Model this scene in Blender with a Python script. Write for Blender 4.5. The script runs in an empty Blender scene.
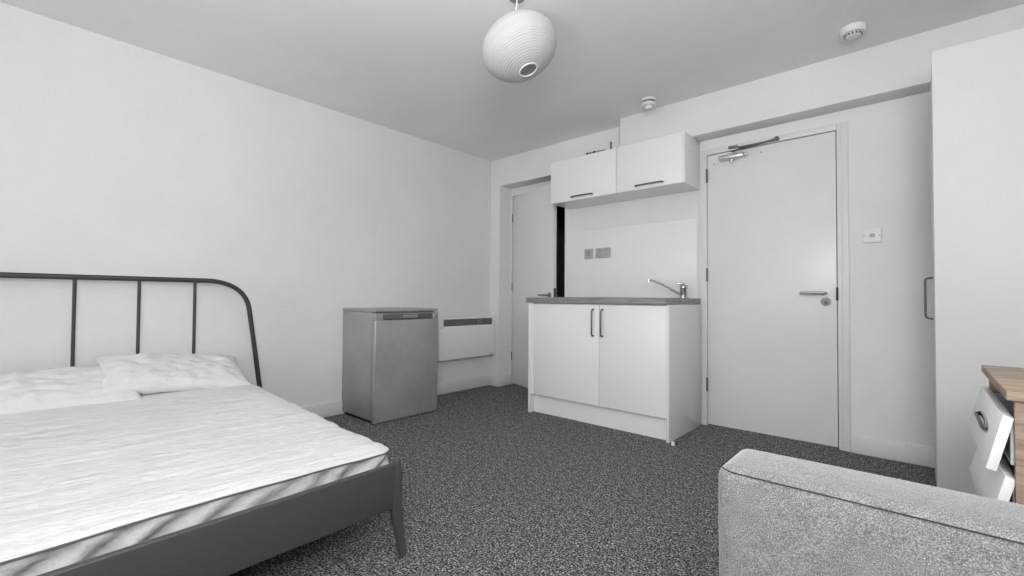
import bpy, bmesh, math, random
from mathutils import Vector, Matrix, noise

random.seed(7)
C = bpy.context.scene.collection
SC = bpy.context.scene
PI = math.pi

# ------------------------------------------------------------ camera
F_PX = 455.9
cam_d = bpy.data.cameras.new('camera')
cam = bpy.data.objects.new('camera', cam_d)
C.objects.link(cam)
cam_d.sensor_fit = 'HORIZONTAL'
cam_d.sensor_width = 36.0
cam_d.lens = 36.0 * F_PX / 1024.0
cam_d.clip_start = 0.02
cam.location = (3.4223, -3.4736, 0.925)
_y, _p, _r = (math.radians(a) for a in (41.829, 1.251, 0.402))
_f = Vector((-math.sin(_y) * math.cos(_p), math.cos(_y) * math.cos(_p), math.sin(_p)))
_rt = Vector((math.cos(_y), math.sin(_y), 0))
_up = _rt.cross(_f)
_r2 = _rt * math.cos(_r) + _up * math.sin(_r)
_u2 = -_rt * math.sin(_r) + _up * math.cos(_r)
cam.rotation_euler = Matrix((_r2, _u2, -_f)).transposed().to_euler()
SC.camera = cam

# ------------------------------------------------------------ world, window light, exposure
w = bpy.data.worlds.new('daylight')
SC.world = w
w.use_nodes = True
w.node_tree.nodes['Background'].inputs[0].default_value = (0.93, 0.96, 1.0, 1)
w.node_tree.nodes['Background'].inputs[1].default_value = 3.0


XR_ = 4.10


def area_light(name, loc, rot, sx, sy, power, col=(1, 1, 1), spread=PI):
    l = bpy.data.lights.new(name, 'AREA')
    l.shape = 'RECTANGLE'
    l.size, l.size_y, l.energy, l.color, l.spread = sx, sy, power, col, spread
    o = bpy.data.objects.new(name, l)
    o.location, o.rotation_euler = loc, rot
    C.objects.link(o)
    return o


# daylight entering by the window in the wall behind the camera
area_light('window_daylight', (2.05, -7.03, 1.50), (PI / 2, 0, 0), 3.2, 1.45, 36, (0.995, 0.997, 1.0))
# the flash of the photographer, bounced off the ceiling beside the camera
area_light('bounce_flash', (2.6, -3.2, 1.45), (PI, 0, 0), 0.3, 0.3, 16, (0.99, 0.995, 1.0))
area_light('corner_fill', (3.75, -3.75, 1.55), Vector((0.74, -0.64, -0.20)).to_track_quat('Z', 'Y').to_euler(), 0.7, 0.7, 50, (0.99, 0.995, 1.0))  # added unseen fill lamp, evens out the left wall, fridge and far corner

SC.view_settings.view_transform = 'Standard'
SC.view_settings.look = 'None'
SC.view_settings.gamma = 1
SC.view_settings.use_curve_mapping = False
SC.view_settings.exposure = -0.07
SC.cycles.max_bounces = 12
SC.cycles.diffuse_bounces = 8


# ------------------------------------------------------------ materials
def s2l(c):
    c /= 255.0
    return c / 12.92 if c <= 0.04045 else ((c + 0.055) / 1.055) ** 2.4


def rgb(r, g=None, b=None):
    if g is None:
        g = b = r
    return (s2l(r), s2l(g), s2l(b), 1)


class M:
    def __init__(s, name, col, rough=0.5, metal=0.0, spec=0.5):
        s.m = bpy.data.materials.new(name)
        s.m.use_nodes = True
        s.nt = s.m.node_tree
        s.b = s.nt.nodes['Principled BSDF']
        s.b.inputs['Base Color'].default_value = col
        s.b.inputs['Roughness'].default_value = rough
        s.b.inputs['Metallic'].default_value = metal
        s.b.inputs['Specular IOR Level'].default_value = spec
        s.tc = s.nt.nodes.new('ShaderNodeTexCoord')

    def n(s, t, **kw):
        x = s.nt.nodes.new(t)
        for k, v in kw.items():
            if k in x.inputs.keys():
                x.inputs[k].default_value = v
            else:
                setattr(x, k, v)
        return x

    def noise(s, scale, detail=4, rough=0.6, stretch=None):
        x = s.n('ShaderNodeTexNoise', Scale=scale, Detail=detail, Roughness=rough)
        if stretch:
            mp = s.n('ShaderNodeMapping')
            mp.inputs['Scale'].default_value = stretch
            s.nt.links.new(s.tc.outputs['Object'], mp.inputs[0])
            s.nt.links.new(mp.outputs[0], x.inputs['Vector'])
        else:
            s.nt.links.new(s.tc.outputs['Object'], x.inputs['Vector'])
        return x.outputs['Fac']

    def ramp(s, fac, stops):
        r = s.n('ShaderNodeValToRGB')
        e = r.color_ramp.elements
        while len(e) < len(stops):
            e.new(0.5)
        for i, (p, c) in enumerate(stops):
            e[i].position, e[i].color = p, c
        s.nt.links.new(fac, r.inputs[0])
        return r.outputs[0]

    def color(s, out):
        s.nt.links.new(out, s.b.inputs['Base Color'])
        return s

    def mixc(s, a, b, fac=0.5, mode='MULTIPLY'):
        x = s.nt.nodes.new('ShaderNodeMix')
        x.data_type, x.blend_type = 'RGBA', mode
        x.inputs[0].default_value = fac
        s.nt.links.new(a, x.inputs[6])
        s.nt.links.new(b, x.inputs[7])
        return x.outputs[2]

    def rough(s, fac, lo, hi):
        x = s.n('ShaderNodeMapRange')
        x.inputs['To Min'].default_value, x.inputs['To Max'].default_value = lo, hi
        s.nt.links.new(fac, x.inputs[0])
        s.nt.links.new(x.outputs[0], s.b.inputs['Roughness'])
        return s

    def bump(s, fac, strength=0.2, dist=0.01):
        x = s.n('ShaderNodeBump', Strength=strength, Distance=dist)
        s.nt.links.new(fac, x.inputs['Height'])
        s.nt.links.new(x.outputs[0], s.b.inputs['Normal'])
        return s


def paint(name, c, rough=0.6, var=3, bump=0.05, scale=1.3):
    m = M(name, rgb(*c) if isinstance(c, tuple) else rgb(c), rough, spec=0.35)
    cc = c if isinstance(c, tuple) else (c, c, c)
    m.color(m.ramp(m.noise(scale, 5, 0.65), [(0.35, rgb(*[v - var for v in cc])), (0.65, rgb(*[v + var for v in cc]))]))
    m.bump(m.noise(160, 3, 0.5), bump, 0.002)
    return m.m


wall_m = paint('wall_paint', (223, 223, 222), 0.75, 3)
ceil_m = paint('ceiling_paint', (234, 234, 233), 0.85, 3)
trim_m = paint('trim_gloss', (218, 218, 216), 0.35, 2, 0.03)
door_m = paint('door_gloss', (222, 222, 219), 0.30, 2, 0.03, 2.5)
unit_m = paint('white_laminate', (232, 232, 230), 0.28, 1, 0.01)
side_m = paint('side_laminate', (226, 226, 224), 0.16, 2, 0.01)
ward_m = paint('wardrobe_laminate', (210, 210, 208), 0.45, 2, 0.01)
plas_m = paint('white_plastic', (225, 225, 222), 0.35, 1, 0.0)
grey_plas = paint('grey_plastic', (150, 150, 148), 0.4, 2, 0.0)
heat_m = paint('heater_enamel', (236, 236, 234), 0.3, 1, 0.0)
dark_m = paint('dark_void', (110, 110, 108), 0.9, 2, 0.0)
black_m = paint('black_plastic', (22, 22, 22), 0.5, 1, 0.0)
slot_m = paint('slot_grey', (96, 96, 94), 0.5, 2, 0.0)
chrome_m = M('chrome', rgb(190), 0.12, 1.0).m
steel_m = M('satin_steel', rgb(165), 0.42, 1.0).m
hinge_m = M('hinge_steel', rgb(110), 0.4, 1.0).m
tube_m = M('dark_grey_powder_coat', rgb(52, 52, 54), 0.45)
tube_m.bump(tube_m.noise(400, 2), 0.05, 0.001)
tube_m = tube_m.m
rail_m = M('grey_powder_coat', rgb(70, 70, 72), 0.45)
rail_m.bump(rail_m.noise(400, 2), 0.05, 0.001)
rail_m = rail_m.m

fr = M('silver_fridge_paint', rgb(140, 141, 141), 0.38, 0.35)
fr.color(fr.ramp(fr.noise(3.5, 6, 0.7), [(0.3, rgb(150, 151, 151)), (0.7, rgb(172, 173, 173))]))
fr.rough(fr.noise(7, 5, 0.7), 0.32, 0.5)
fridge_m = fr.m

cp = M('dark_speckled_carpet', rgb(60), 1.0, spec=0.1)
_a = cp.ramp(cp.noise(125, 3, 0.85), [(0.38, rgb(22)), (0.46, rgb(72)), (0.55, rgb(160)), (0.64, rgb(245))])
_b = cp.ramp(cp.noise(34, 4, 0.7), [(0.35, rgb(170)), (0.65, rgb(255))])
cp.color(cp.mixc(_a, _b, 1.0))
cp.bump(cp.noise(210, 3, 0.7), 0.8, 0.006)
carpet_m = cp.m

fb = M('grey_chenille', rgb(150), 0.95, spec=0.15)
_a = fb.ramp(fb.noise(520, 3, 0.8), [(0.34, rgb(84, 85, 87)), (0.5, rgb(130, 131, 132)), (0.68, rgb(192, 193, 194))])
_b = fb.ramp(fb.noise(26, 5, 0.7), [(0.32, rgb(228)), (0.66, rgb(255))])
fb.color(fb.mixc(_a, _b, 1.0))
fb.b.inputs['Sheen Weight'].default_value = 0.5
fb.b.inputs['Sheen Roughness'].default_value = 0.4
fb.bump(fb.noise(300, 3, 0.6), 0.5, 0.003)
sofa_m = fb.m
seam_m = M('dark_seam_thread', rgb(52), 0.9).m

mt = M('quilted_white_cotton', rgb(236), 0.9, spec=0.2)
mt.color(mt.ramp(mt.noise(3, 5, 0.7), [(0.3, rgb(221, 221, 220)), (0.7, rgb(232, 232, 231))]))
mt.bump(mt.noise(20, 5, 0.65, (2.4, 0.6, 1)), 1.0, 0.016)
mattress_m = mt.m
ms = M('creased_white_ticking', rgb(196), 0.85, spec=0.2)
_w = ms.noise(16, 3, 0.5)
ms.bump(_w, 0.9, 0.02)
ticking_m = ms.m
pl = M('pillow_cotton', rgb(218, 218, 216), 0.85, spec=0.25)
pl.bump(pl.noise(11, 5, 0.6), 0.8, 0.016)
pillow_m = pl.m

wd = M('oak_effect_board', rgb(160, 132, 106), 0.5)
_g = wd.noise(4.5, 8, 0.7, (1.2, 9, 9))
wd.color(wd.ramp(_g, [(0.32, rgb(104, 86, 72)), (0.46, rgb(146, 125, 108)), (0.66, rgb(178, 158, 140))]))
wd.bump(_g, 0.15, 0.003)
wood_m = wd.m
wt = M('grey_stone_worktop', rgb(120), 0.4)
wt.color(wt.ramp(wt.noise(9, 8, 0.75, (1, 3, 8)), [(0.3, rgb(104, 103, 99)), (0.5, rgb(134, 133, 129)), (0.7, rgb(164, 163, 158))]))
worktop_m = wt.m

pp = M('white_rice_paper', rgb(204, 204, 201), 0.8, spec=0.1)
pp.b.inputs['Subsurface Weight'].default_value = 0.0
_tr = pp.nt.nodes.new('ShaderNodeBsdfTranslucent')
_tr.inputs[0].default_value = rgb(210, 210, 207)
_mx = pp.nt.nodes.new('ShaderNodeMixShader')
_mx.inputs[0].default_value = 0.2
pp.nt.links.new(pp.b.outputs[0], _mx.inputs[1])
pp.nt.links.new(_tr.outputs[0], _mx.inputs[2])
pp.nt.links.new(_mx.outputs[0], pp.nt.nodes['Material Output'].inputs[0])
paper_m = pp.m

gl = M('window_pane', rgb(255), 0.0)
_t = gl.nt.nodes.new('ShaderNodeBsdfTransparent')
_gs = gl.nt.nodes.new('ShaderNodeBsdfGlossy')
_gs.inputs['Roughness'].default_value = 0.02
_fr = gl.nt.nodes.new('ShaderNodeFresnel')
_mx = gl.nt.nodes.new('ShaderNodeMixShader')
gl.nt.links.new(_fr.outputs[0], _mx.inputs[0])
gl.nt.links.new(_t.outputs[0], _mx.inputs[1])
gl.nt.links.new(_gs.outputs[0], _mx.inputs[2])
gl.nt.links.new(_mx.outputs[0], gl.nt.nodes['Material Output'].inputs[0])
glass_m = gl.m


# ------------------------------------------------------------ geometry helpers
def BM():
    return bmesh.new()


def box(bm, x0, x1, y0, y1, z0, z1, bev=0.0, seg=2, rot=None):
    t = bmesh.new()
    bmesh.ops.create_cube(t, size=1)
    for v in t.verts:
        v.co = Vector(((x0 + x1) / 2 + v.co.x * (x1 - x0), (y0 + y1) / 2 + v.co.y * (y1 - y0), (z0 + z1) / 2 + v.co.z * (z1 - z0)))
    if bev > 0:
        bmesh.ops.bevel(t, geom=list(t.edges), offset=bev, segments=seg, affect='EDGES', profile=0.5)
    if rot:
        t.transform(rot)
    merge(bm, t)
    return bm


def merge(bm, t):
    me = bpy.data.meshes.new('tmp')
    t.to_mesh(me)
    t.free()
    bm.from_mesh(me)
    bpy.data.meshes.remove(me)


def cyl(bm, a, b, r, r2=None, seg=24, bev=0.0):
    a, b = Vector(a), Vector(b)
    t = bmesh.new()
    d = b - a
    bmesh.ops.create_cone(t, cap_ends=True, segments=seg, radius1=r, radius2=r if r2 is None else r2, depth=d.length)
    if bev > 0:
        es = [e for e in t.edges if abs(e.verts[0].co.z - e.verts[1].co.z) < 1e-6]
        bmesh.ops.bevel(t, geom=es, offset=bev, segments=2, affect='EDGES')
    q = Vector((0, 0, 1)).rotation_difference(d.normalized())
    t.transform(Matrix.Translation((a + b) / 2) @ q.to_matrix().to_4x4())
    merge(bm, t)
    return bm


def tube(bm, pts, r, seg=12, cap=True, sx=1.0, closed=False):
    """round tube along a polyline; r may be a list"""
    pts = [Vector(p) for p in pts]
    n = len(pts)
    rs = r if isinstance(r, (list, tuple)) else [r] * n
    rings = []
    prev = None
    for i, p in enumerate(pts):
        if closed:
            d = (pts[(i + 1) % n] - pts[i - 1]).normalized()
        else:
            d = (pts[min(i + 1, n - 1)] - pts[max(i - 1, 0)]).normalized()
        if prev is None:
            u = d.orthogonal().normalized()
        else:
            u = (prev - d * prev.dot(d)).normalized()
        prev = u
        v = d.cross(u)
        rings.append([bm.verts.new(p + (u * math.cos(a) * sx + v * math.sin(a)) * rs[i]) for a in (2 * PI * k / seg for k in range(seg))])
    m = n if closed else n - 1
    for i in range(m):
        A, B = rings[i], rings[(i + 1) % n]
        for k in range(seg):
            bm.faces.new((A[k], A[(k + 1) % seg], B[(k + 1) % seg], B[k]))
    if cap and not closed:
        bm.faces.new(rings[0][::-1])
        bm.faces.new(rings[-1])
    return bm


def lathe(bm, prof, c=(0, 0, 0), seg=48, rot=None):
    """prof: (radius, z) list"""
    t = bmesh.new()
    rings = [[t.verts.new((r * math.cos(2 * PI * k / seg), r * math.sin(2 * PI * k / seg), z)) for k in range(seg)] for r, z in prof]
    for A, B in zip(rings, rings[1:]):
        for k in range(seg):
            t.faces.new((A[k], A[(k + 1) % seg], B[(k + 1) % seg], B[k]))
    if rot:
        t.transform(rot)
    t.transform(Matrix.Translation(c))
    merge(bm, t)
    return bm


def arc(c, r, a0, a1, n, plane='yz', fixed=0.0):
    out = []
    for i in range(n + 1):
        a = math.radians(a0 + (a1 - a0) * i / n)
        u, v = c[0] + r * math.cos(a), c[1] + r * math.sin(a)
        out.append((fixed, u, v) if plane == 'yz' else (u, fixed, v) if plane == 'xz' else (u, v, fixed))
    return out


def obj(name, bm, mat, parent=None, smooth=30, org=(0, 0, 0)):
    bmesh.ops.recalc_face_normals(bm, faces=bm.faces)
    me = bpy.data.meshes.new(name)
    bmesh.ops.translate(bm, verts=bm.verts, vec=-Vector(org))
    bm.to_mesh(me)
    bm.free()
    me.materials.append(mat)
    if smooth:
        me.polygons.foreach_set('use_smooth', [True] * len(me.polygons))
        me.set_sharp_from_angle(angle=math.radians(smooth))
    o = bpy.data.objects.new(name, me)
    C.objects.link(o)
    if parent:
        o.parent = parent
    else:
        o.location = org
    return o


def tag(o, label, cat=None, group=None, kind=None):
    o['label'] = label
    if cat:
        o['category'] = cat
    if group:
        o['group'] = group
    if kind:
        o['kind'] = kind
    return o


class Thing:
    """an Empty at the thing's base; parts are given in world coordinates unless local=True"""

    def __init__(s, name, label, cat, loc=(0, 0, 0), rz=0.0, group=None, kind=None, local=False):
        s.e = bpy.data.objects.new(name, None)
        s.e.empty_display_size = 0.1
        s.e.location = loc
        s.e.rotation_euler = (0, 0, rz)
        s.loc = (0, 0, 0) if local else loc
        C.objects.link(s.e)
        tag(s.e, label, cat, group, kind)

    def part(s, name, bm, mat, parent=None, smooth=30, label=None):
        o = obj(name, bm, mat, parent or s.e, smooth, s.loc)
        if label:
            o['label'] = label
        return o


def struct(name, bm, mat, label, cat):
    return tag(obj(name, bm, mat), label, cat, kind='structure')


H = 2.39
XR = 4.10     # right wall
YF = -7.0     # front wall (behind the camera)

# ------------------------------------------------------------ room shell
struct('floor', box(BM(), -0.2, XR + 0.2, YF - 0.2, 1.5, -0.12, 0.0), carpet_m, 'dark grey speckled carpet covering the whole floor', 'floor')
struct('ceiling', box(BM(), -0.2, XR + 0.2, YF - 0.2, 1.5, H, H + 0.12), ceil_m, 'plain pale grey painted ceiling', 'ceiling')
struct('wall_left', box(BM(), -0.2, 0.0, YF - 0.2, 0.22, 0, H), wall_m, 'long plain white wall behind the bed head and the fridge', 'wall')
struct('wall_right', box(BM(), XR, XR + 0.2, YF - 0.2, 0.22, 0, H), wall_m, 'white wall behind the sofa and the wardrobe', 'wall')
DX0, DX1, DZ = 0.134, 0.968, 2.104      # recess of the ajar door
MX0, MX1, MZ = 2.190, 3.100, 2.035      # frame of the closed door
b = BM()
for x0, x1, z0, z1 in ((0.0, DX0, 0, H), (DX0, DX1, DZ, H), (DX1, MX0, 0, H), (MX0, MX1, MZ, H), (MX1, XR, 0, H)):
    box(b, x0, x1, 0.0, 0.22, z0, z1)
struct('wall_back', b, wall_m, 'white wall with the kitchenette and the two doors', 'wall')
struct('wall_bulkhead', box(BM(), 1.618, XR, -0.154, 0.0, 2.108, H, 0.003, 2), wall_m, 'white boxed bulkhead along the ceiling above the closed door', 'bulkhead')
WX0, WX1, WZ0, WZ1 = 0.4, 3.7, 0.78, 2.22
b = BM()
for x0, x1, z0, z1 in ((0, WX0, 0, H), (WX1, XR, 0, H), (WX0, WX1, 0, WZ0), (WX0, WX1, WZ1, H)):
    box(b, x0, x1, YF - 0.2, YF, z0, z1)
struct('wall_front', b, wall_m, 'white wall with the window behind the viewer', 'wall')
# dark room beyond the ajar door
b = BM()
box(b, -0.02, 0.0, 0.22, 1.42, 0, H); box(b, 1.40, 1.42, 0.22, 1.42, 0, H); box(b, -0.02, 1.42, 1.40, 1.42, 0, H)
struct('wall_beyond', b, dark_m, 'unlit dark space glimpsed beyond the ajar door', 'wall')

wn = Thing('window_1', 'wide white framed window behind the viewer', 'window', (2.05, YF, WZ0), kind='structure')
b = BM()
for x0, x1, z0, z1 in ((WX0, WX0 + .05, WZ0, WZ1), (WX1 - .05, WX1, WZ0, WZ1), (WX0 + .05, WX1 - .05, WZ0, WZ0 + .05), (WX0 + .05, WX1 - .05, WZ1 - .05, WZ1), (2.03, 2.07, WZ0 + .05, WZ1 - .05)):
    box(b, x0, x1, YF - 0.14, YF - 0.08, z0, z1, 0.004)
wn.part('window_frame', b, plas_m)
wn.part('window_pane', box(BM(), WX0 + .05, 2.03, YF - 0.115, YF - 0.109, WZ0 + .05, WZ1 - .05), glass_m)
wn.part('window_pane', box(BM(), 2.07, WX1 - .05, YF - 0.115, YF - 0.109, WZ0 + .05, WZ1 - .05), glass_m)
wn.part('window_sill', box(BM(), WX0 - .04, WX1 + .04, YF, YF + 0.05, WZ0 - .025, WZ0 - 0.001, 0.005), trim_m)


def base_prof(bm, x0, x1, y0, y1, h=0.108):
    box(bm, x0, x1, y0, y1, 0.0, h, 0.004, 2)
    return bm


struct('baseboard_left', base_prof(BM(), 0.0, 0.016, YF, 0.0), trim_m, 'white skirting board along the wall behind the fridge', 'skirting board')
b = base_prof(BM(), 0.017, DX0 + 0.016, -0.016, 0.0)
base_prof(b, DX0, DX0 + 0.016, 0.0005, 0.17)
struct('baseboard_back', b, trim_m, 'short white skirting board turning into the ajar door recess', 'skirting board')
struct('baseboard_right', base_prof(BM(), MX1 + 0.001, XR, -0.016, 0.0, 0.110), trim_m, 'white skirting board between the closed door and the wardrobe', 'skirting board')
struct('baseboard_front', base_prof(BM(), 0.02, XR, YF, YF + 0.016), trim_m, 'white skirting board under the window', 'skirting board')


# ------------------------------------------------------------ doors
def lever(T, parent, R, name='door_handle', metal=steel_m, length=0.125, sgn=-1):
    """lever on a rose; R maps local (x along leaf, -y out of the face, z) to world"""
    bm = BM()
    cyl(bm, (0, 0, 0), (0, -0.009, 0), 0.026, bev=0.002)
    cyl(bm, (0, -0.009, 0), (0, -0.045, 0), 0.0095)
    tube(bm, [(0, -0.040, 0), (sgn * 0.004, -0.049, 0), (sgn * 0.016, -0.052, 0), (sgn * length, -0.052, 0)], 0.0095, 14)
    bm.transform(R)
    return T.part(name, bm, metal, parent)


# ajar door (hinged beside the corner, opened a little into the room)
HX, HY = 0.152, 0.190
ang = math.radians(-18.6)
R1 = Matrix.Translation((HX, HY, 0)) @ Matrix.Rotation(ang, 4, 'Z')
d1 = Thing('door_1', 'plain white door standing ajar in the recess beside the corner', 'door', (HX, HY, 0), kind='structure')
b = box(BM(), 0.0, 0.762, 0.0, 0.038, 0.012, 2.012, 0.0015)
b.transform(R1)
leaf = d1.part('door_leaf', b, door_m)
b = BM()
box(b, DX0, DX0 + 0.014, 0.176, 0.22, 0, DZ)
box(b, DX1 - 0.014, DX1, 0.14, 0.22, 0, DZ)
box(b, DX0 + 0.014, DX1 - 0.014, 0.176, 0.22, 2.022, DZ)
d1.part('door_frame', b, trim_m)
for z in (0.26, 1.0, 1.74):
    b = BM()
    cyl(b, (HX - 0.006, HY - 0.007, z), (HX - 0.006, HY - 0.007, z + 0.09), 0.006)
    d1.part('hinge', b, hinge_m)
lever(d1, leaf, R1 @ Matrix.Translation((0.706, 0, 0.955)), length=0.11)
lever(d1, leaf, R1 @ Matrix.Translation((0.706, 0.038, 0.955)) @ Matrix.Rotation(PI, 4, 'Z'), sgn=1)
b = box(BM(), 0.7615, 0.7635, 0.007, 0.031, 0.90, 1.02)
b.transform(R1)
d1.part('latch_plate', b, hinge_m, leaf)

# closed main door
d2 = Thing('door_2', 'flat white fire door with lever handle and overhead closer', 'door', (2.64, 0, 0), kind='structure')
LX0, LX1 = 2.2535, 3.035
leaf = d2.part('door_leaf', box(BM(), LX0, LX1, 0.004, 0.048, 0.012, 1.990, 0.002), door_m)
b = BM()
box(b, MX0, 2.250, -0.008, 0.10, 0, MZ, 0.002)
box(b, 3.040, 3.062, -0.002, 0.10, 0, MZ, 0.002)
box(b, 3.062, MX1, -0.010, 0.10, 0, MZ, 0.003)
box(b, 2.250, 3.040, -0.008, 0.10, 1.995, MZ, 0.002)
box(b, 2.250, 2.266, 0.052, 0.10, 0, 1.995); box(b, 3.024, 3.040, 0.052, 0.10, 0, 1.995); box(b, 2.266, 3.024, 0.052, 0.10, 1.979, 1.995)
d2.part('door_frame', b, trim_m)
for z in (1.79, 1.055, 0.25):
    b = BM()
    cyl(b, (2.252, -0.010, z), (2.252, -0.010, z + 0.10), 0.0065)
    for k in (0.02, 0.045, 0.07):
        cyl(b, (2.252, -0.010, z + k), (2.252, -0.010, z + k + 0.003), 0.0078)
    d2.part('hinge', b, hinge_m)
RM = Matrix.Translation((2.980, 0.004, 0.970))
lever(d2, leaf, RM, length=0.135)
b = BM()
cyl(b, (2.978, 0.004, 0.915), (2.978, -0.006, 0.915), 0.027, bev=0.002)
cyl(b, (2.978, -0.006, 0.915), (2.978, -0.020, 0.915), 0.011, bev=0.002)
box(b, 2.974, 2.982, -0.028, -0.019, 0.902, 0.928, 0.002)
d2.part('thumb_turn', b, hinge_m, leaf)
d2.part('strike_plate', box(BM(), 3.033, 3.043, -0.012, -0.001, 0.925, 1.005, 0.001), black_m)
b = BM()
box(b, 2.345, 2.515, -0.048, 0.004, 1.925, 1.962, 0.012, 3)
cyl(b, (2.515, -0.022, 1.944), (2.532, -0.022, 1.944), 0.012, bev=0.003)
cyl(b, (2.43, -0.024, 1.905), (2.43, -0.024, 1.975), 0.013, bev=0.003)
closer = d2.part('door_closer', b, M('bright_steel', rgb(215), 0.36, 1.0).m, leaf)
b = BM()
box(b, 2.408, 2.47, -0.030, -0.008, 2.004, 2.020, 0.003)
box(b, 2.47, 2.715, -0.026, -0.008, 1.999, 2.008, 0.003)
tube(b, [(2.43, -0.030, 1.977), (2.49, -0.046, 1.984), (2.60, -0.042, 1.989), (2.715, -0.032, 2.010)], 0.005, 10)
cyl(b, (2.715, -0.008, 2.010), (2.715, -0.040, 2.010), 0.013, bev=0.003)
d2.part('closer_arm', b, hinge_m)
b = BM()
cyl(b, (2.615, 0.004, 1.944), (2.615, 0.000, 1.944), 0.004, seg=10)
d2.part('screw', b, hinge_m, leaf)
b = BM()
cyl(b, (2.30, 0.004, 1.918), (2.30, 0.000, 1.918), 0.004, seg=10)
d2.part('screw', b, hinge_m, leaf)


# ------------------------------------------------------------ sockets and switch
def plate(T, x0, x1, y, z0, z1, mat):
    return T.part('face_plate', box(BM(), x0, x1, y - 0.010, y, z0, z1, 0.003, 3), mat)


sock_m = paint('worn_socket_plastic', (172, 172, 168), 0.4, 4, 0.0, 30)
t = Thing('fused_switch', 'white square fused switch on the wall beside the closed door', 'switch', (3.21, 0, 1.315))
plate(t, 3.167, 3.255, 0, 1.271, 1.357, plas_m)
t.part('fuse_carrier', box(BM(), 3.200, 3.224, -0.014, -0.0095, 1.303, 1.325, 0.002), sock_m)
for x in (3.174, 3.248):
    t.part('screw', cyl(BM(), (x, -0.0095, 1.314), (x, -0.0115, 1.314), 0.003, seg=10), hinge_m)

YS = -0.007
t = Thing('isolator_switch', 'small square grey switch plate on the splashback beside the double socket', 'switch', (1.236, YS, 1.32))
plate(t, 1.192, 1.278, YS, 1.277, 1.365, sock_m)
t.part('rocker', box(BM(), 1.222, 1.248, YS - 0.015, YS - 0.0095, 1.300, 1.342, 0.002), grey_plas)
t = Thing('double_socket', 'wide grey double power socket on the splashback above the worktop', 'socket', (1.38, YS, 1.32))
plate(t, 1.305, 1.451, YS, 1.279, 1.365, sock_m)
for x in (1.345, 1.411):
    b = BM()
    for dx, dz, w_, h_ in ((0, 0.010, 0.004, 0.009), (-0.011, -0.010, 0.008, 0.004), (0.011, -0.010, 0.008, 0.004)):
        box(b, x + dx - w_ / 2, x + dx + w_ / 2, YS - 0.0108, YS - 0.0095, 1.312 + dz - h_ / 2, 1.312 + dz + h_ / 2)
    t.part('pin_holes', b, slot_m)
    t.part('rocker', box(BM(), x - 0.009, x + 0.009, YS - 0.014, YS - 0.0095, 1.338, 1.355, 0.001), grey_plas)

# ------------------------------------------------------------ kitchenette
tag(obj('splashback', box(BM(), 0.990, 2.178, -0.007, -0.0005, 0.931, 1.532, 0.001), unit_m), 'thin white splashback board on the wall behind the sink tap', 'splashback')

KY = -0.600
KX0, KX1 = 1.037, 2.214


def d_handle(a, b_, out, r=0.006):
    """bar handle: two short posts and a bar, a and b_ on the face, out = standoff vector"""
    a, b_, out = Vector(a), Vector(b_), Vector(out)
    d = (b_ - a).normalized()
    k = out.length * 0.55
    n = out.normalized()
    pts = [a, a + n * (out.length - k)]
    for i in range(1, 5):
        t_ = i / 4 * PI / 2
        pts.append(a + n * (out.length - k + k * math.sin(t_)) + d * k * (1 - math.cos(t_)))
    pts2 = [b_, b_ + n * (out.length - k)]
    for i in range(1, 5):
        t_ = i / 4 * PI / 2
        pts2.append(b_ + n * (out.length - k + k * math.sin(t_)) - d * k * (1 - math.cos(t_)))
    bm = BM()
    tube(bm, pts + pts2[::-1], r, 12)
    return bm


ku = Thing('kitchen_base_unit', 'white two door kitchen base unit standing under the grey worktop', 'kitchen cabinet', (1.63, -0.3, 0))
b = BM()
box(b, 1.080, 2.194, KY + 0.022, -0.03, 0.150, 0.886)
ku.part('carcass', b, unit_m)
ku.part('plinth', box(BM(), 1.062, 2.194, KY + 0.045, KY + 0.061, 0.0, 0.149), unit_m)
ku.part('side_panel', box(BM(), KX0, KX0 + 0.022, KY - 0.004, -0.02, 0.0, 0.887, 0.001), unit_m)
ku.part('filler_strip', box(BM(), KX0 + 0.0225, 1.094, KY + 0.006, KY + 0.021, 0.150, 0.886), unit_m)
ku.part('side_panel', box(BM(), KX1 - 0.019, KX1, KY - 0.004, -0.02, 0.0, 0.887, 0.001), side_m)
for x0, x1, hx in ((1.097, 1.6955, 1.652), (1.6995, 2.194, 1.727)):
    d = ku.part('cabinet_door', box(BM(), x0, x1, KY - 0.002, KY + 0.017, 0.152, 0.880, 0.0015), unit_m)
    ku.part('handle', d_handle((hx, KY - 0.002, 0.655), (hx, KY - 0.002, 0.845), (0, -0.03, 0)), hinge_m, d)

# worktop with a cut-out for the bowl
WZ = 0.930
b = BM()
bx0, bx1, by0, by1 = 1.70, 2.03, -0.47, -0.13
for x0, x1, y0, y1 in ((1.020, bx0, -0.618, -0.0075), (bx1, 2.206, -0.618, -0.0075), (bx0, bx1, -0.618, by0), (bx0, bx1, by1, -0.0075)):
    box(b, x0, x1, y0, y1, 0.8885, WZ)
tag(obj('worktop', b, worktop_m), 'grey stone effect worktop lying on the white base unit', 'worktop')

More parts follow.
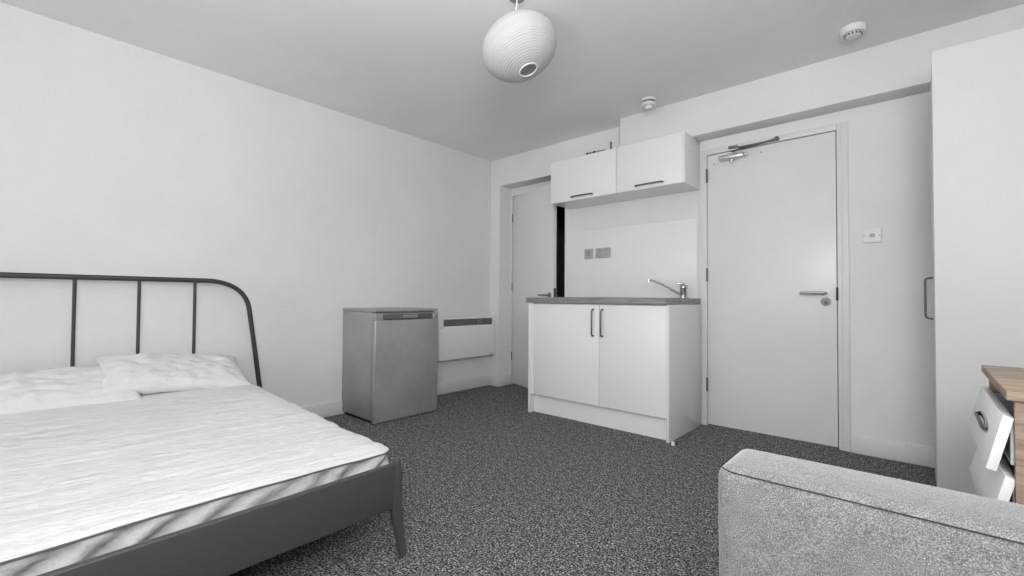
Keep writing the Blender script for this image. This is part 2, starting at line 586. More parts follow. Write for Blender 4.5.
sk = Thing('kitchen_sink', 'stainless steel sink with drainer set into the grey worktop', 'sink', (1.70, -0.3, WZ))
b = BM()
for x0, x1, y0, y1 in ((1.24, bx0 + .006, -0.52, -0.085), (bx1 - .006, 2.15, -0.52, -0.085), (bx0 + .006, bx1 - .006, -0.52, by0 + .006), (bx0 + .006, bx1 - .006, by1 - .006, -0.085)):
    box(b, x0, x1, y0, y1, WZ + 0.0003, WZ + 0.004)
sk.part('rim', b, steel_m)
b = BM()
for k in range(6):
    box(b, 1.29, 1.64, -0.45 + k * 0.06, -0.44 + k * 0.06, WZ + 0.004, WZ + 0.0055)
sk.part('drainer_ridges', b, steel_m)
b = BM()
X0, X1, Y0, Y1 = bx0 + .004, bx1 - .004, by0 + .004, by1 - .004
box(b, X0, X0 + .002, Y0, Y1, .79, WZ); box(b, X1 - .002, X1, Y0, Y1, .79, WZ)
box(b, X0, X1, Y0, Y0 + .002, .79, WZ); box(b, X0, X1, Y1 - .002, Y1, .79, WZ); box(b, X0, X1, Y0, Y1, .788, .79)
sk.part('bowl', b, steel_m)
b = BM()
cyl(b, ((X0 + X1) / 2, (Y0 + Y1) / 2, .79), ((X0 + X1) / 2, (Y0 + Y1) / 2, .793), 0.035)
sk.part('drain', b, chrome_m)

TX, TY = 2.120, -0.115
tp = Thing('mixer_tap', 'chrome mixer tap with a long raised spout standing on the sink', 'tap', (TX, TY, WZ + .004))
b = BM()
lathe(b, [(0.0, 0), (0.030, 0), (0.030, 0.006), (0.025, 0.010), (0.0245, 0.066), (0.0265, 0.070), (0.0265, 0.084), (0.020, 0.096), (0.0, 0.100)], (TX, TY, WZ + .004), 32)
body = tp.part('tap_body', b, chrome_m)
b = BM()
tube(b, [(TX - 0.012, TY - .01, 0.955), (TX - 0.05, TY - 0.035, 0.982), (TX - 0.13, TY - 0.085, 1.035), (TX - 0.18, TY - 0.115, 1.060), (TX - 0.205, TY - 0.13, 1.066)], 0.0085, 14)
cyl(b, (TX - 0.210, TY - 0.133, 1.050), (TX - 0.210, TY - 0.133, 1.074), 0.0115, bev=0.003)
tp.part('spout', b, chrome_m)
b = BM()
tube(b, [(TX, TY, 1.022), (TX - 0.002, TY - 0.01, 1.034), (TX - 0.022, TY - 0.022, 1.042), (TX - 0.034, TY - 0.03, 1.046)], [0.016, 0.012, 0.008, 0.006], 12)
tp.part('lever', b, chrome_m)

# wall cabinets
WY = -0.305
for i, (x0, x1, h0, h1, lab) in enumerate(((1.030, 1.6655, 1.255, 1.455, 'white wall cabinet over the worktop beside the ajar door'),
                                        (1.6685, 2.192, 1.835, 2.045, 'white wall cabinet under the bulkhead beside the closed door'))):
    t = Thing('wall_cabinet', lab, 'kitchen cabinet', ((x0 + x1) / 2, -0.15, 1.745), group='wall cabinets over the worktop')
    z0, z1 = 1.745, 2.104
    b = BM()
    box(b, x0, x1, WY + 0.021, -0.001, z0, z0 + .018); box(b, x0, x1, WY + 0.021, -0.001, z1 - .018, z1)
    box(b, x0, x0 + .018, WY + 0.021, -0.001, z0 + .018, z1 - .018); box(b, x1 - .018, x1, WY + 0.021, -0.001, z0 + .018, z1 - .018)
    box(b, x0 + .018, x1 - .018, -0.010, -0.001, z0 + .018, z1 - .018)
    if i:
        box(b, x1, x1 + 0.010, WY + 0.002, -0.001, z0 - 0.002, z1, 0.001)
    t.part('carcass', b, side_m)
    dr = t.part('cabinet_door', box(BM(), x0 + .0015, x1 - .0015, WY, WY + 0.019, z0 + 0.001, z1 - 0.001, 0.0015), unit_m)
    t.part('handle', d_handle((h0, WY, 1.772), (h1, WY, 1.772), (0, -0.028, 0), 0.0055), hinge_m, dr)

t = Thing('pipe_fitting', 'thin grey pipe with clips on the wall above the wall cabinet', 'pipe', (1.33, 0, 2.21))
b = BM()
tube(b, [(1.215, -0.02, 2.212), (1.40, -0.02, 2.212)], 0.006, 12)
cyl(b, (1.235, -0.02, 2.212), (1.262, -0.02, 2.212), 0.011)
t.part('pipe', b, steel_m)
for x in (1.225, 1.295):
    b = BM()
    box(b, x - .010, x + .010, -0.032, -0.0005, 2.200, 2.224, 0.002)
    t.part('clip', b, slot_m)
t.part('hook', box(BM(), 1.446, 1.456, -0.014, -0.0005, 2.205, 2.275, 0.001), slot_m)

t = Thing('door_stop', 'tiny white and black door stop on the carpet beside the base unit', 'door stop', (2.250, -0.625, 0))
b = BM()
cyl(b, (2.250, -0.625, 0), (2.250, -0.625, 0.022), 0.013, 0.011, bev=0.002)
t.part('stop_body', b, plas_m)
b = BM()
cyl(b, (2.263, -0.620, 0.012), (2.273, -0.617, 0.012), 0.010)
t.part('rubber_cap', b, black_m)

# ------------------------------------------------------------ fridge
FX, FY0, FY1, FH = 0.480, -1.668, -1.088, 0.836
t = Thing('fridge', 'silver under counter fridge standing against the wall beside the heater', 'fridge', (0.25, (FY0 + FY1) / 2, 0))
t.part('cabinet', box(BM(), 0.004, FX - 0.052, FY0 + .002, FY1 - .002, 0.022, FH - 0.024, 0.003), fridge_m)
t.part('top_panel', box(BM(), 0.004, FX - 0.004, FY0 - 0.001, FY1 + 0.001, FH - 0.023, FH, 0.007, 3), fridge_m)
DT = FH - 0.030
b = BM()
box(b, FX - 0.042, FX, FY0, FY1, 0.005, DT - 0.052, 0.007, 3)
box(b, FX - 0.042, FX - 0.022, FY0, FY1, DT - 0.050, DT - 0.001, 0.003)
box(b, FX - 0.024, FX - 0.001, FY0, FY0 + 0.065, DT - 0.054, DT - 0.001, 0.004)
box(b, FX - 0.024, FX - 0.001, FY1 - 0.055, FY1, DT - 0.054, DT - 0.001, 0.004)
box(b, FX - 0.024, FX - 0.001, FY0 + 0.06, FY1 - 0.05, DT - 0.010, DT - 0.001, 0.003)
door = t.part('fridge_door', b, fridge_m)
b = BM()
box(b, FX - 0.0215, FX - 0.006, FY0 + 0.066, FY1 - 0.056, DT - 0.049, DT - 0.011, 0.002)
t.part('handle_recess', b, slot_m, door)
t.part('handle_trim', box(BM(), FX - 0.008, FX + 0.002, -1.435, -1.290, DT - 0.044, DT - 0.012, 0.004), steel_m, door)
t.part('badge', box(BM(), FX - 0.002, FX + 0.001, FY1 - 0.048, FY1 - 0.020, DT - 0.038, DT - 0.018, 0.001), chrome_m, door)
b = BM()
box(b, 0.03, FX - 0.058, FY0 + .012, FY1 - .012, 0.006, 0.0135)
for x in (0.07, FX - 0.09):
    for y in (FY0 + 0.05, FY1 - 0.05):
        cyl(b, (x, y, 0), (x, y, 0.010), 0.018)
t.part('base', b, black_m)
t.part('door_seal', box(BM(), FX - 0.0518, FX - 0.0422, FY0 + .010, FY1 - .010, 0.016, DT - 0.006), black_m)

# ------------------------------------------------------------ heater
HX1 = 0.085
t = Thing('panel_heater', 'white electric panel heater mounted low on the wall beside the fridge', 'heater', (0, -0.39, 0.33))
y0, y1, z0, z1 = -0.755, -0.006, 0.326, 0.732
b = BM()
box(b, 0.030, HX1, y0, y1, z0, 0.650, 0.012, 3)
box(b, 0.030, HX1, y0, y0 + 0.055, 0.62, z1, 0.010, 3)
box(b, 0.030, HX1, y1 - 0.035, y1, 0.62, z1, 0.010, 3)
box(b, 0.030, HX1, y0 + .02, y1 - .02, 0.714, z1, 0.006, 3)
cas = t.part('casing', b, heat_m)
b = BM()
box(b, 0.042, HX1 - 0.016, y0 + 0.05, y1 - 0.03, 0.645, 0.718)
t.part('grille_back', b, slot_m)
b = BM()
for k in range(5):
    z = 0.658 + k * 0.012
    box(b, HX1 - 0.020, HX1 - 0.006, y0 + 0.052, y1 - 0.032, z, z + 0.0035)
for y in (-0.25, -0.21):
    box(b, HX1 - 0.018, HX1 - 0.008, y, y + 0.008, 0.648, 0.716)
t.part('grille', b, grey_plas)
t.part('wall_bracket', box(BM(), 0.0, 0.030, y0 + 0.06, y1 - 0.06, z0 + 0.04, 0.68), grey_plas)
b = BM()
cyl(b, (HX1 - .001, y1 - 0.055, 0.352), (HX1 + .002, y1 - 0.055, 0.352), 0.006, seg=12)
t.part('indicator', b, black_m, cas)

# ------------------------------------------------------------ bed
BR = math.radians(-1.8)
BED = Matrix.Translation((0.080, -3.085, 0)) @ Matrix.Rotation(BR, 4, 'Z')
bd = Thing('bed_frame', 'dark grey metal bed frame standing against the long white wall', 'bed', (0.080, -3.085, 0), BR, local=True)
# headboard tube: local y = +-0.92 at the base, leaning in towards the top, rounded corners
ZT = 1.020


def head_side(s):
    pts = [(0, s * 0.813, 0.0), (0, s * 0.781, 0.30)]
    lo, hi = Vector((s * 0.905, 0.36)), None
    # straight part up to the bend, then a bezier corner
    p0, p1, p2 = Vector((s * 0.706, 0.84)), Vector((s * 0.680, 1.018)), Vector((s * 0.455, ZT))
    pts += [(0, s * 0.773, 0.36), (0, s * 0.740, 0.60)]
    for i in range(15):
        u = i / 14
        c1 = p0 + Vector((-s * 0.016, 0.115)); c2 = Vector((s * 0.598, ZT))
        q = p0 * (1 - u) ** 3 + c1 * 3 * u * (1 - u) ** 2 + c2 * 3 * u * u * (1 - u) + p2 * u ** 3
        pts.append((0, q.x, q.y))
    return pts


pts = head_side(1) + [(0, 0, ZT)] + head_side(-1)[::-1]
bd.part('headboard_tube', tube(BM(), pts, 0.0145, 14), tube_m)
for k in (-1.5, -0.5, 0.5, 1.5):
    y = 0.268 * k - (0.016 if k == -1.5 else 0)
    bd.part('headboard_bar', tube(BM(), [(0, y, 0.27), (0, y, ZT)], 0.0085, 12), tube_m)
bd.part('headboard_rail', box(BM(), -0.010, 0.010, -0.77, 0.77, 0.24, 0.272, 0.003), tube_m)
# foot rail: folded steel band with rounded top edge
LB = 1.915
YB = 0.640
SK = math.tan(math.radians(3.0))      # the foot rail stands a little out of square
b = BM()
box(b, LB - 0.018, LB + 0.004, -YB, YB, 0.172, 0.329, 0.005, 3)
box(b, LB - 0.040, LB - 0.016, -YB, YB, 0.172, 0.180, 0.002)
for v in b.verts:
    v.co.x += (YB - v.co.y) * SK
bd.part('foot_rail', b, rail_m)
for s in (-1, 1):
    bm = BM()
    tube(bm, [(LB - 0.008, s * (YB - 0.004), 0.19), (LB - 0.008, s * (YB - 0.004), 0.330), (LB - 0.008, s * (YB - 0.004), 0.340), (LB - 0.008, s * (YB - 0.004), 0.345)], [0.016, 0.016, 0.014, 0.006], 16)
    # splayed tapered leg
    t_ = bmesh.new()
    top = [(LB - .024, -.030), (LB + .006, -.030), (LB + .006, .014), (LB - .024, .014)]
    bot = [(LB + .004, -.004), (LB + .026, -.004), (LB + .026, .022), (LB + .004, .022)]
    vt = [t_.verts.new((x, s * (YB + y), 0.30)) for x, y in top]
    vm = [t_.verts.new((x, s * (YB + y), 0.175)) for x, y in top]
    vb = [t_.verts.new((x, s * (YB + y), 0.0)) for x, y in bot]
    for A, B in ((vt, vm), (vm, vb)):
        for k in range(4):
            t_.faces.new((A[k], A[(k + 1) % 4], B[(k + 1) % 4], B[k]))
    t_.faces.new(vt); t_.faces.new(vb[::-1])
    bmesh.ops.bevel(t_, geom=[e for e in t_.edges if abs(e.verts[0].co.z - e.verts[1].co.z) > .01], offset=.004, segments=2, affect='EDGES')
    merge(bm, t_)
    for v in bm.verts:
        v.co.x += (YB - s * YB) * SK
    bd.part('leg', bm, rail_m)
for s in (-1, 1):
    bd.part('side_rail', box(BM(), 0.010, LB - 0.02, s * (YB - 0.035) - .010, s * (YB - 0.035) + .010, 0.165, 0.262, 0.004), rail_m)
bd.part('middle_beam', box(BM(), 0.010, LB - 0.02, -0.02, 0.02, 0.150, 0.185, 0.003), rail_m)
b = BM()
for k in range(13):
    x = 0.12 + k * 0.14
    box(b, x, x + 0.06, -YB + 0.05, YB - 0.05, 0.186, 0.198)
bd.part('slats', b, wood_m)
b = BM()
cyl(b, (LB - 0.24, 0.21, 0.0), (LB - 0.24, 0.21, 0.165), 0.012, 0.020)
bd.part('support_leg', b, hinge_m)
b = BM()
cyl(b, (LB - 0.24, -0.31, 0.0), (LB - 0.24, -0.31, 0.165), 0.012, 0.020)
bd.part('support_leg', b, hinge_m)

# mattress (its own thing, lying on the frame)
ma = Thing('mattress', 'white quilted mattress without a sheet lying on the metal bed frame', 'mattress', BED @ Vector((0.97, 0.0, 0.2)), BR, local=True)
ML, MW = 1.824, 1.305           # length, width
MZ0 = 0.198


def mat_top(x, y):
    """height of the top surface in frame coordinates"""
    z = 0.358 + 0.036 * (1 - min(1, max(0, (x - 0.1) / 1.3)))
    ex = min(x - 0.035, 0.035 + ML - x)
    ey = min(y + MW / 2, MW / 2 - y)
    e = min(ex, ey)
    z += 0.016 * min(1, (max(e, 0) / 0.09)) ** 0.5
    # quilting waves running across the bed
    wv = noise.noise(Vector((x * 17, y * 2.6, 3.1))) * 0.6 + noise.noise(Vector((x * 34, y * 5.5, 9.7))) * 0.35
    z += 0.010 * wv + 0.004 * noise.noise(Vector((x * 3, y * 3, 1.0)))
    return z


bm = BM()
NX, NY = 150, 110
ox, oy = 0.97, 0.0
g = []
for i in range(NX + 1):
    row = []
    for j in range(NY + 1):
        u, v = i / NX, j / NY
        x = 0.035 + ML * u
        y = -MW / 2 + MW * v
        # round the plan corners
        r = 0.05
        cx, cy = min(max(x, 0.035 + r), 0.035 + ML - r), min(max(y, -MW / 2 + r), MW / 2 - r)
        d = Vector((x - cx, y - cy))
        if d.length > 1e-6 and abs(x - cx) > 0 and abs(y - cy) > 0:
            m_ = max(abs(d.x), abs(d.y))
            d = d.normalized() * m_
            x_, y_ = cx + d.x, cy + d.y
        else:
            x_, y_ = x, y
        row.append(bm.verts.new((x_ - ox, y_ - oy, mat_top(x, y) - 0.2)))
    g.append(row)
for i in range(NX):
    for j in range(NY):
        bm.faces.new((g[i][j], g[i + 1][j], g[i + 1][j + 1], g[i][j + 1]))
def skew(bm):
    for v in bm.verts:
        t_ = max(0.0, (v.co.x + ox - 1.0) / 0.9)
        v.co.x += t_ * t_ * (MW / 2 - v.co.y) * 0.030
    return bm


ma.part('quilted_top', skew(bm), mattress_m, smooth=180)
# border loop of the top, used for the piping and the creased sides
loop = [g_ for g_ in []]
P = []
for i in range(NX + 1):
    P.append((i, 0))
for j in range(1, NY + 1):
    P.append((NX, j))
for i in range(NX - 1, -1, -1):
    P.append((i, NY))
for j in range(NY - 1, 0, -1):
    P.append((0, j))


def top_xy(i, j):
    x = 0.035 + ML * i / NX
    y = -MW / 2 + MW * j / NY
    r = 0.05
    cx, cy = min(max(x, 0.035 + r), 0.035 + ML - r), min(max(y, -MW / 2 + r), MW / 2 - r)
    d = Vector((x - cx, y - cy))
    if d.length > 1e-6 and abs(x - cx) > 0 and abs(y - cy) > 0:
        d = d.normalized() * max(abs(d.x), abs(d.y))
        return cx + d.x, cy + d.y, mat_top(x, y)
    return x, y, mat_top(x, y)


edge = [top_xy(i, j) for i, j in P]
pip = [(x - ox, y - oy, z - 0.2 - 0.004) for x, y, z in edge]
ma.part('piping', skew(tube(BM(), pip, 0.0028, 6, closed=True)), slot_m)
bm = BM()
rows = []
NS = 14
per = 0.0
prevp = None
for k, (x, y, z) in enumerate(edge):
    if prevp:
        per += math.hypot(x - prevp[0], y - prevp[1])
    prevp = (x, y)
    cx, cy = 0.035 + ML / 2, 0
    n = Vector((x - cx, (y - cy)))
    # outward normal of the rounded rectangle
    nx = 1 if x > 0.035 + ML - 0.05 else (-1 if x < 0.085 else 0)
    ny = 1 if y > MW / 2 - 0.05 else (-1 if y < -MW / 2 + 0.05 else 0)
    n = Vector((nx, ny)).normalized() if (nx or ny) else Vector((0, 0))
    if nx and not (abs(y) > MW / 2 - 0.05):
        n = Vector((nx, 0))
    row = []
    for s in range(NS + 1):
        t_ = s / NS
        zz = (z - 0.006) * (1 - t_) + MZ0 * t_
        bulge = -0.012 * math.sin(t_ * PI) ** 0.8
        # diagonal pulled folds
        ph = per * 50 + t_ * 9.0 + 2.5 * noise.noise(Vector((per * 5, t_ * 1.5, 4.0)))
        fold = 0.017 * math.sin(ph) * math.sin(t_ * PI) ** 0.5 * (0.6 + 0.8 * noise.noise(Vector((per * 3.2, 0.3, 8.0))))
        o_ = bulge + fold
        row.append(bm.verts.new((x + n.x * o_ - ox, y + n.y * o_ - oy, zz - 0.2)))
    rows.append(row)
m_ = len(rows)
for k in range(m_):
    A, B = rows[k], rows[(k + 1) % m_]
    for s in range(NS):
        bm.faces.new((A[s], B[s], B[s + 1], A[s + 1]))
bm.faces.new([r[-1] for r in rows])
ma.part('mattress_border', skew(bm), ticking_m, smooth=60)


# pillows
def pillow(name, label, c, size, rot, seed, group):
    """c centre, size (depth, width, thick) along local x, y, z"""
    bm = BM()
    N = 56
    dx, dy, dz = size
    top, bot = [], []
    for sgn, store in ((1, top), (-1, bot)):
        for i in range(N + 1):
            row = []
            for j in range(N + 1):
                if sgn < 0 and (i in (0, N) or j in (0, N)):
                    row.append(top[i][j]); continue
                u, v = -1 + 2 * i / N, -1 + 2 * j / N
                e = max(0.0, (1 - abs(u) ** 2.4)) ** 0.42 * max(0.0, (1 - abs(v) ** 2.8)) ** 0.42
                # edges pulled in between the corners
                px = u * (1 - 0.07 * (1 - v * v)) + 0.02 * noise.noise(Vector((v * 3, seed, u)))
                py = v * (1 - 0.05 * (1 - u * u)) + 0.015 * noise.noise(Vector((u * 3, seed + 5, v)))
                wr = noise.noise(Vector((u * 2.2 + seed, v * 3.6, sgn * 3))) * 0.30 + noise.noise(Vector((u * 6 + v * 3, v * 5 - u * 3 + seed, 1))) * 0.16
                z = sgn * dz / 2 * e * (1 + wr)
                row.append(bm.verts.new((px * dx / 2, py * dy / 2, z)))
            store.append(row)
        S = top if sgn > 0 else bot
        for i in range(N):
            for j in range(N):
                f = (S[i][j], S[i + 1][j], S[i + 1][j + 1], S[i][j + 1])
                bm.faces.new(f if sgn > 0 else f[::-1])
    bm.transform(rot)
    o = obj(name, bm, pillow_m, smooth=180)
    o.location = c
    tag(o, label, 'pillow', group)
    return o


pillow('pillow', 'flat white pillow on the bed, topmost and nearer the fridge', (0.262, -2.80, 0.488), (0.40, 0.68, 0.125),
       Matrix.Rotation(math.radians(-1.8), 4, 'Z') @ Matrix.Rotation(math.radians(-4.5), 4, 'X') @ Matrix.Rotation(math.radians(20), 4, 'Y'), 2.0, 'pillows at the head of the bed')
pillow('pillow', 'creased white pillow tucked under the corner of the other pillow', (0.275, -3.345, 0.462), (0.42, 0.74, 0.11),
       Matrix.Rotation(math.radians(-3.4), 4, 'Z') @ Matrix.Rotation(math.radians(19), 4, 'Y'), 6.3, 'pillows at the head of the bed')

# ------------------------------------------------------------ wardrobe
t = Thing('wardrobe', 'tall plain white wardrobe standing in front of the back wall', 'wardrobe', (3.76, -0.5, 0))
AX, AY0, AY1, AZ = 3.4690, -0.800, -0.205, 2.008
b = BM()
box(b, AX + 0.001, XR - 0.02, AY0, AY0 + 0.018, 0, AZ, 0.001)
t.part('side_panel', b, ward_m)
t.part('side_panel', box(BM(), AX + 0.022, XR - 0.02, AY1 - 0.018, AY1, 0, AZ, 0.001), ward_m)
t.part('top_panel', box(BM(), AX + 0.022, XR - 0.02, AY0 + 0.018, AY1 - 0.018, AZ - 0.018, AZ - 0.001), ward_m)
t.part('back_panel', box(BM(), XR - 0.026, XR - 0.021, AY0 + 0.018, AY1 - 0.018, 0.06, AZ - 0.018), ward_m)
t.part('plinth', box(BM(), AX + 0.040, AX + 0.055, AY0 + 0.018, AY1 - 0.018, 0, 0.06), ward_m)
dr = t.part('wardrobe_door', box(BM(), AX + 0.002, AX + 0.020, AY0 + 0.020, AY1, 0.062, AZ - 0.003, 0.001), ward_m)
t.part('handle', d_handle((AX + 0.002, -0.43, 0.838), (AX + 0.002, -0.43, 1.038), (-0.029, 0, 0), 0.0048), hinge_m, dr)

# ------------------------------------------------------------ chest of drawers with hanging drawer fronts
CX, CY0, CY1 = 3.557, -2.162, -1.715
t = Thing('chest_of_drawers', 'oak effect chest with its white drawer fronts hanging askew, beside the sofa', 'chest of drawers', (3.80, -1.94, 0))
t.part('top', box(BM(), 3.545, 4.03, CY0 - 0.012, CY1 + 0.022, 0.734, 0.752, 0.001), wood_m)
t.part('side_panel', box(BM(), CX, 4.02, CY0, CY0 + 0.016, 0, 0.7335), wood_m)
t.part('side_panel', box(BM(), CX, 4.02, CY1 - 0.016, CY1, 0, 0.7335), wood_m)
t.part('back_panel', box(BM(), 4.012, 4.018, CY0 + 0.016, CY1 - 0.016, 0.05, 0.733), wood_m)
t.part('plinth', box(BM(), CX + 0.02, CX + 0.036, CY0 + 0.016, CY1 - 0.016, 0, 0.05), wood_m)
for k, (tilt, pull) in enumerate(((13, 0.018), (14, 0.016), (0, 0.0), (0, 0.0), (0, 0.0))):
    zt = 0.700 - 0.119 * k
    hgt = 0.112
    ry0, ry1 = CY0 + 0.010, CY1 - 0.010
    R = Matrix.Translation((CX - pull + (0.003 if tilt else -0.017), 0, zt)) @ Matrix.Rotation(math.radians(tilt), 4, 'Y')
    b = box(BM(), -0.0, 0.016, ry0, ry1, -hgt, 0.0, 0.001)
    b.transform(R)
    f = t.part('drawer_front', b, unit_m)
    b = BM()
    zb = zt - hgt + 0.015
    x0 = CX - pull + 0.014
    iy0, iy1 = CY0 + 0.022, CY1 - 0.022
    box(b, x0, x0 + .40, iy0, iy0 + .012, zb, zb + .082); box(b, x0, x0 + .40, iy1 - .012, iy1, zb, zb + .082)
    box(b, x0 + .39, x0 + .40, iy0 + .012, iy1 - .012, zb, zb + .082); box(b, x0, x0 + .39, iy0 + .012, iy1 - .012, zb, zb + .005)
    t.part('drawer_box', b, plas_m)
    if k == 1:
        continue      # this front has lost its pull
    # recessed oval pull
    yc = (ry0 + ry1) / 2
    b = BM()
    lathe(b, [(0.0, 0.0), (0.0165, 0.0005), (0.018, 0.002), (0.016, 0.003)], (0, 0, 0), 32, Matrix.Rotation(-PI / 2, 4, 'Y'))
    b.transform(Matrix.Translation((-0.0005, yc, -hgt / 2)) @ Matrix.Diagonal((1, 5.8, 0.85, 1)))
    b.transform(R)
    pf = t.part('pull_plate', b, chrome_m, f)
    b = tube(BM(), [(-0.003, yc - 0.096, -hgt / 2), (-0.007, yc - 0.084, -hgt / 2), (-0.007, yc + 0.084, -hgt / 2), (-0.003, yc + 0.096, -hgt / 2)], 0.0035, 10)
    b.transform(R)
    t.part('pull_bar', b, hinge_m, f)

# ------------------------------------------------------------ sofa
t = Thing('sofa', 'grey chenille sofa with a square arm beside the chest of drawers', 'sofa', (3.6, -3.15, 0))
SX0, SX1 = 3.124, 4.06


def soft_box(x0, x1, y0, y1, z0, z1, r, puff=0.0, n=26):
    bm = box(BM(), x0, x1, y0, y1, z0, z1, r, 6)
    bmesh.ops.subdivide_edges(bm, edges=[e for e in bm.edges if e.calc_length() > 0.12], cuts=5, use_grid_fill=True)
    c = Vector(((x0 + x1) / 2, (y0 + y1) / 2, (z0 + z1) / 2))
    h = Vector(((x1 - x0) / 2, (y1 - y0) / 2, (z1 - z0) / 2))
    for v in bm.verts:
        d = v.co - c
        u = Vector((d.x / h.x, d.y / h.y, d.z / h.z))
        v.co.z += puff * u.z * (1 - min(1, u.x ** 2)) * (1 - min(1, u.y ** 2))
        v.co.y += puff * 0.6 * u.y * (1 - min(1, u.x ** 2)) * (1 - min(1, u.z ** 2))
        v.co += Vector((1, 1, 1)) * 0.0015 * noise.noise(v.co * 9)
    return bm


def sofa_arm(y0, y1, sy):
    a = t.part('arm', soft_box(SX0, SX1 - .12, y0, y1, 0.075, 0.607, 0.026, 0.006), sofa_m, smooth=60)
    ys = y0 + 0.002 if sy < 0 else y1 - 0.002
    zs = 0.596
    pts = [(SX0 + 0.003, y1 - 0.03 if sy < 0 else y0 + .03, zs)]
    pts += [(SX0 + 0.002, ys - sy * 0.034, zs), (SX0 + 0.010, ys - sy * 0.012, zs + 0.003), (SX0 + 0.030, ys + sy * 0.001, zs + 0.003)]
    pts += [(SX0 + 0.03 + k * 0.075, ys + sy * 0.002, zs + 0.003) for k in range(1, 10)]
    t.part('seam', tube(BM(), pts, 0.0011, 6), seam_m, a)
    return a


sofa_arm(-2.550, -2.386, -1)
sofa_arm(-4.30, -4.13, 1)
t.part('base', box(BM(), SX0 + 0.03, SX1 - 0.02, -4.128, -2.558, 0.075, 0.26, 0.01, 2), sofa_m)
for y0, y1 in ((-4.126, -3.345), (-3.341, -2.560)):
    t.part('seat_cushion', soft_box(SX0 + 0.02, SX1 - 0.20, y0, y1, 0.262, 0.415, 0.035, 0.008), sofa_m, smooth=60)
    t.part('back_cushion', soft_box(SX1 - 0.30, SX1 - 0.14, y0, y1, 0.42, 0.76, 0.05, 0.02), sofa_m, smooth=60)
t.part('backrest', soft_box(SX1 - 0.135, SX1, -4.30, -2.386, 0.075, 0.74, 0.04, 0.0), sofa_m, smooth=60)
for x in (SX0 + 0.07, SX1 - 0.08):
    for y in (-4.22, -2.47):
        b = BM()
        cyl(b, (x, y, 0), (x, y, 0.08), 0.016, 0.022)
        t.part('foot', b, black_m)

# ------------------------------------------------------------ paper lantern
LPX, LPY = 1.972, -1.832
fw = Vector((_f.x, _f.y, 0)).normalized()
LC = Vector((1.966, -1.803, 2.154))
tilt = Matrix.Rotation(math.radians(-20), 4, fw) @ Matrix.Rotation(math.radians(-9), 4, _rt)
t = Thing('pendant_lantern', 'round white paper lantern hanging askew from the ceiling on a short cord', 'pendant lamp', (LPX, LPY, H))
A, B = 0.187, 0.131
prof = []
NR = 34
a0, a1 = math.radians(-76), math.radians(76)
for k in range(NR * 6 + 1):
    a = a0 + (a1 - a0) * k / (NR * 6)
    q = 1 + 0.010 * (0.55 + 0.9 * abs(math.sin(k * 0.071))) * (abs(math.cos(PI * k / 6)) - 0.5)
    prof.append((A * math.cos(a) * q, B * math.sin(a) * q))
b = lathe(BM(), prof, LC, 72, tilt)
sh = t.part('paper_shade', b, paper_m, smooth=60)
for sg in (-1, 1):
    r0, z0 = A * math.cos(a0), sg * B * math.sin(a1)
    b = lathe(BM(), [(r0 + 0.004 * math.cos(q), z0 + 0.004 * math.sin(q)) for q in [2 * PI * i / 8 for i in range(9)]], LC, 48, tilt)
    t.part('rim_ring', b, plas_m, sh)
wire = BM()
top = LC + tilt @ Vector((0, 0, B * 0.97))
for k in range(3):
    a = 2 * PI * k / 3
    tube(wire, [LC + tilt @ Vector((A * math.cos(a0) * math.cos(a), A * math.cos(a0) * math.sin(a), B * 0.97)), top], 0.0012, 6)
t.part('wire_spider', wire, hinge_m, sh)
tube_pts = [(LPX, LPY, H - 0.008), (LPX, LPY, H - 0.04), tuple(top + Vector((0, 0, 0.0))), tuple(LC + tilt @ Vector((0, 0, B * 0.72)))]
t.part('cord', tube(BM(), tube_pts, 0.0035, 10), plas_m)
b = BM()
lathe(b, [(0.0, 0.0), (0.040, 0.0), (0.040, -0.004), (0.034, -0.008), (0.008, -0.010), (0.0, -0.010)], (LPX, LPY, H), 40)
t.part('ceiling_rose', b, grey_plas)
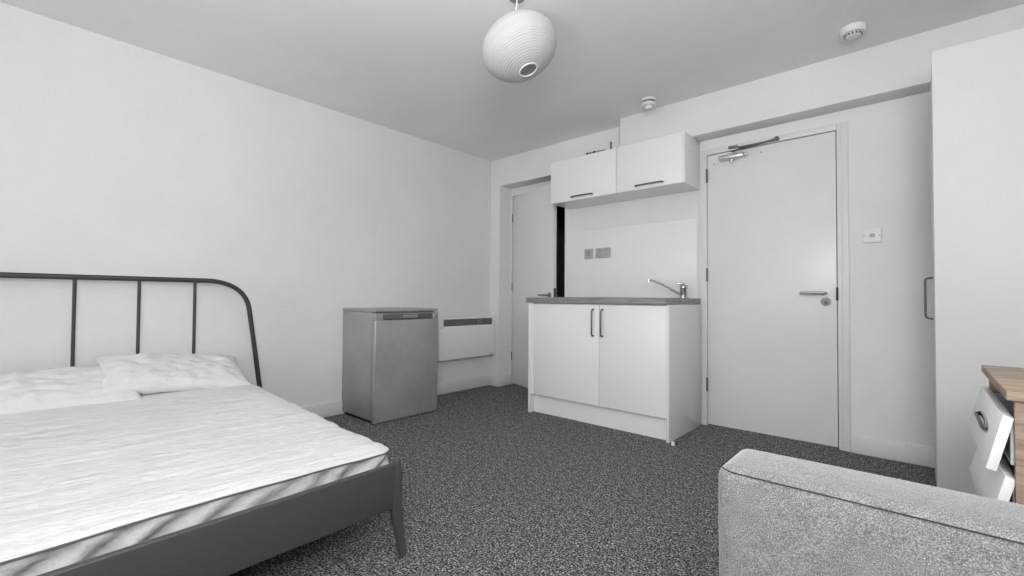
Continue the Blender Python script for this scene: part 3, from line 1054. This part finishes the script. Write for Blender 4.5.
hold = LC + tilt @ Vector((0, 0, B * 0.72))
b = BM()
cyl(b, hold, LC + tilt @ Vector((0, 0, B * 0.36)), 0.018, bev=0.003)
t.part('lamp_holder', b, plas_m)
b = BM()
lathe(b, [(0.0, -0.04), (0.016, -0.037), (0.028, -0.020), (0.030, 0.0), (0.022, 0.025), (0.013, 0.045), (0.0, 0.05)], LC + tilt @ Vector((0, 0, 0.012)), 32, tilt)
t.part('bulb', b, plas_m)

# ------------------------------------------------------------ ceiling detectors
DX_, DY_ = 1.948, -0.335
t = Thing('heat_detector', 'small two tier heat detector on the ceiling beside the bulkhead', 'detector', (DX_, DY_, H))
b = BM()
lathe(b, [(0.0, 0.0), (0.054, 0.0), (0.054, -0.012), (0.048, -0.016), (0.0, -0.016)], (DX_, DY_, H), 40)
t.part('mounting_base', b, plas_m)
b = BM()
lathe(b, [(0.044, -0.016), (0.040, -0.030)], (DX_, DY_, H), 40)
t.part('dark_gap', b, slot_m)
b = BM()
lathe(b, [(0.0, -0.028), (0.050, -0.028), (0.052, -0.036), (0.044, -0.046), (0.026, -0.050), (0.024, -0.066), (0.016, -0.072), (0.0, -0.073)], (DX_, DY_, H), 40)
t.part('sensor_dome', b, plas_m)

DX_, DY_ = 3.168, -0.452
t = Thing('smoke_alarm', 'round white smoke alarm on the ceiling above the closed door', 'smoke alarm', (DX_, DY_, H))
b = BM()
lathe(b, [(0.0, 0.0), (0.056, 0.0), (0.058, -0.006), (0.058, -0.022), (0.050, -0.034), (0.0, -0.034)], (DX_, DY_, H), 40)
t.part('alarm_body', b, plas_m)
b = BM()
lathe(b, [(0.0, -0.052), (0.028, -0.051), (0.036, -0.046), (0.038, -0.034)], (DX_, DY_, H), 40)
t.part('alarm_cap', b, plas_m)
b = BM()
for k in range(14):
    a = 2 * PI * k / 14
    box(b, -0.0045, 0.0045, 0.0335, 0.0395, -0.046, -0.037, rot=Matrix.Translation((DX_, DY_, H)) @ Matrix.Rotation(a, 4, 'Z'))
t.part('vent_slots', b, slot_m)
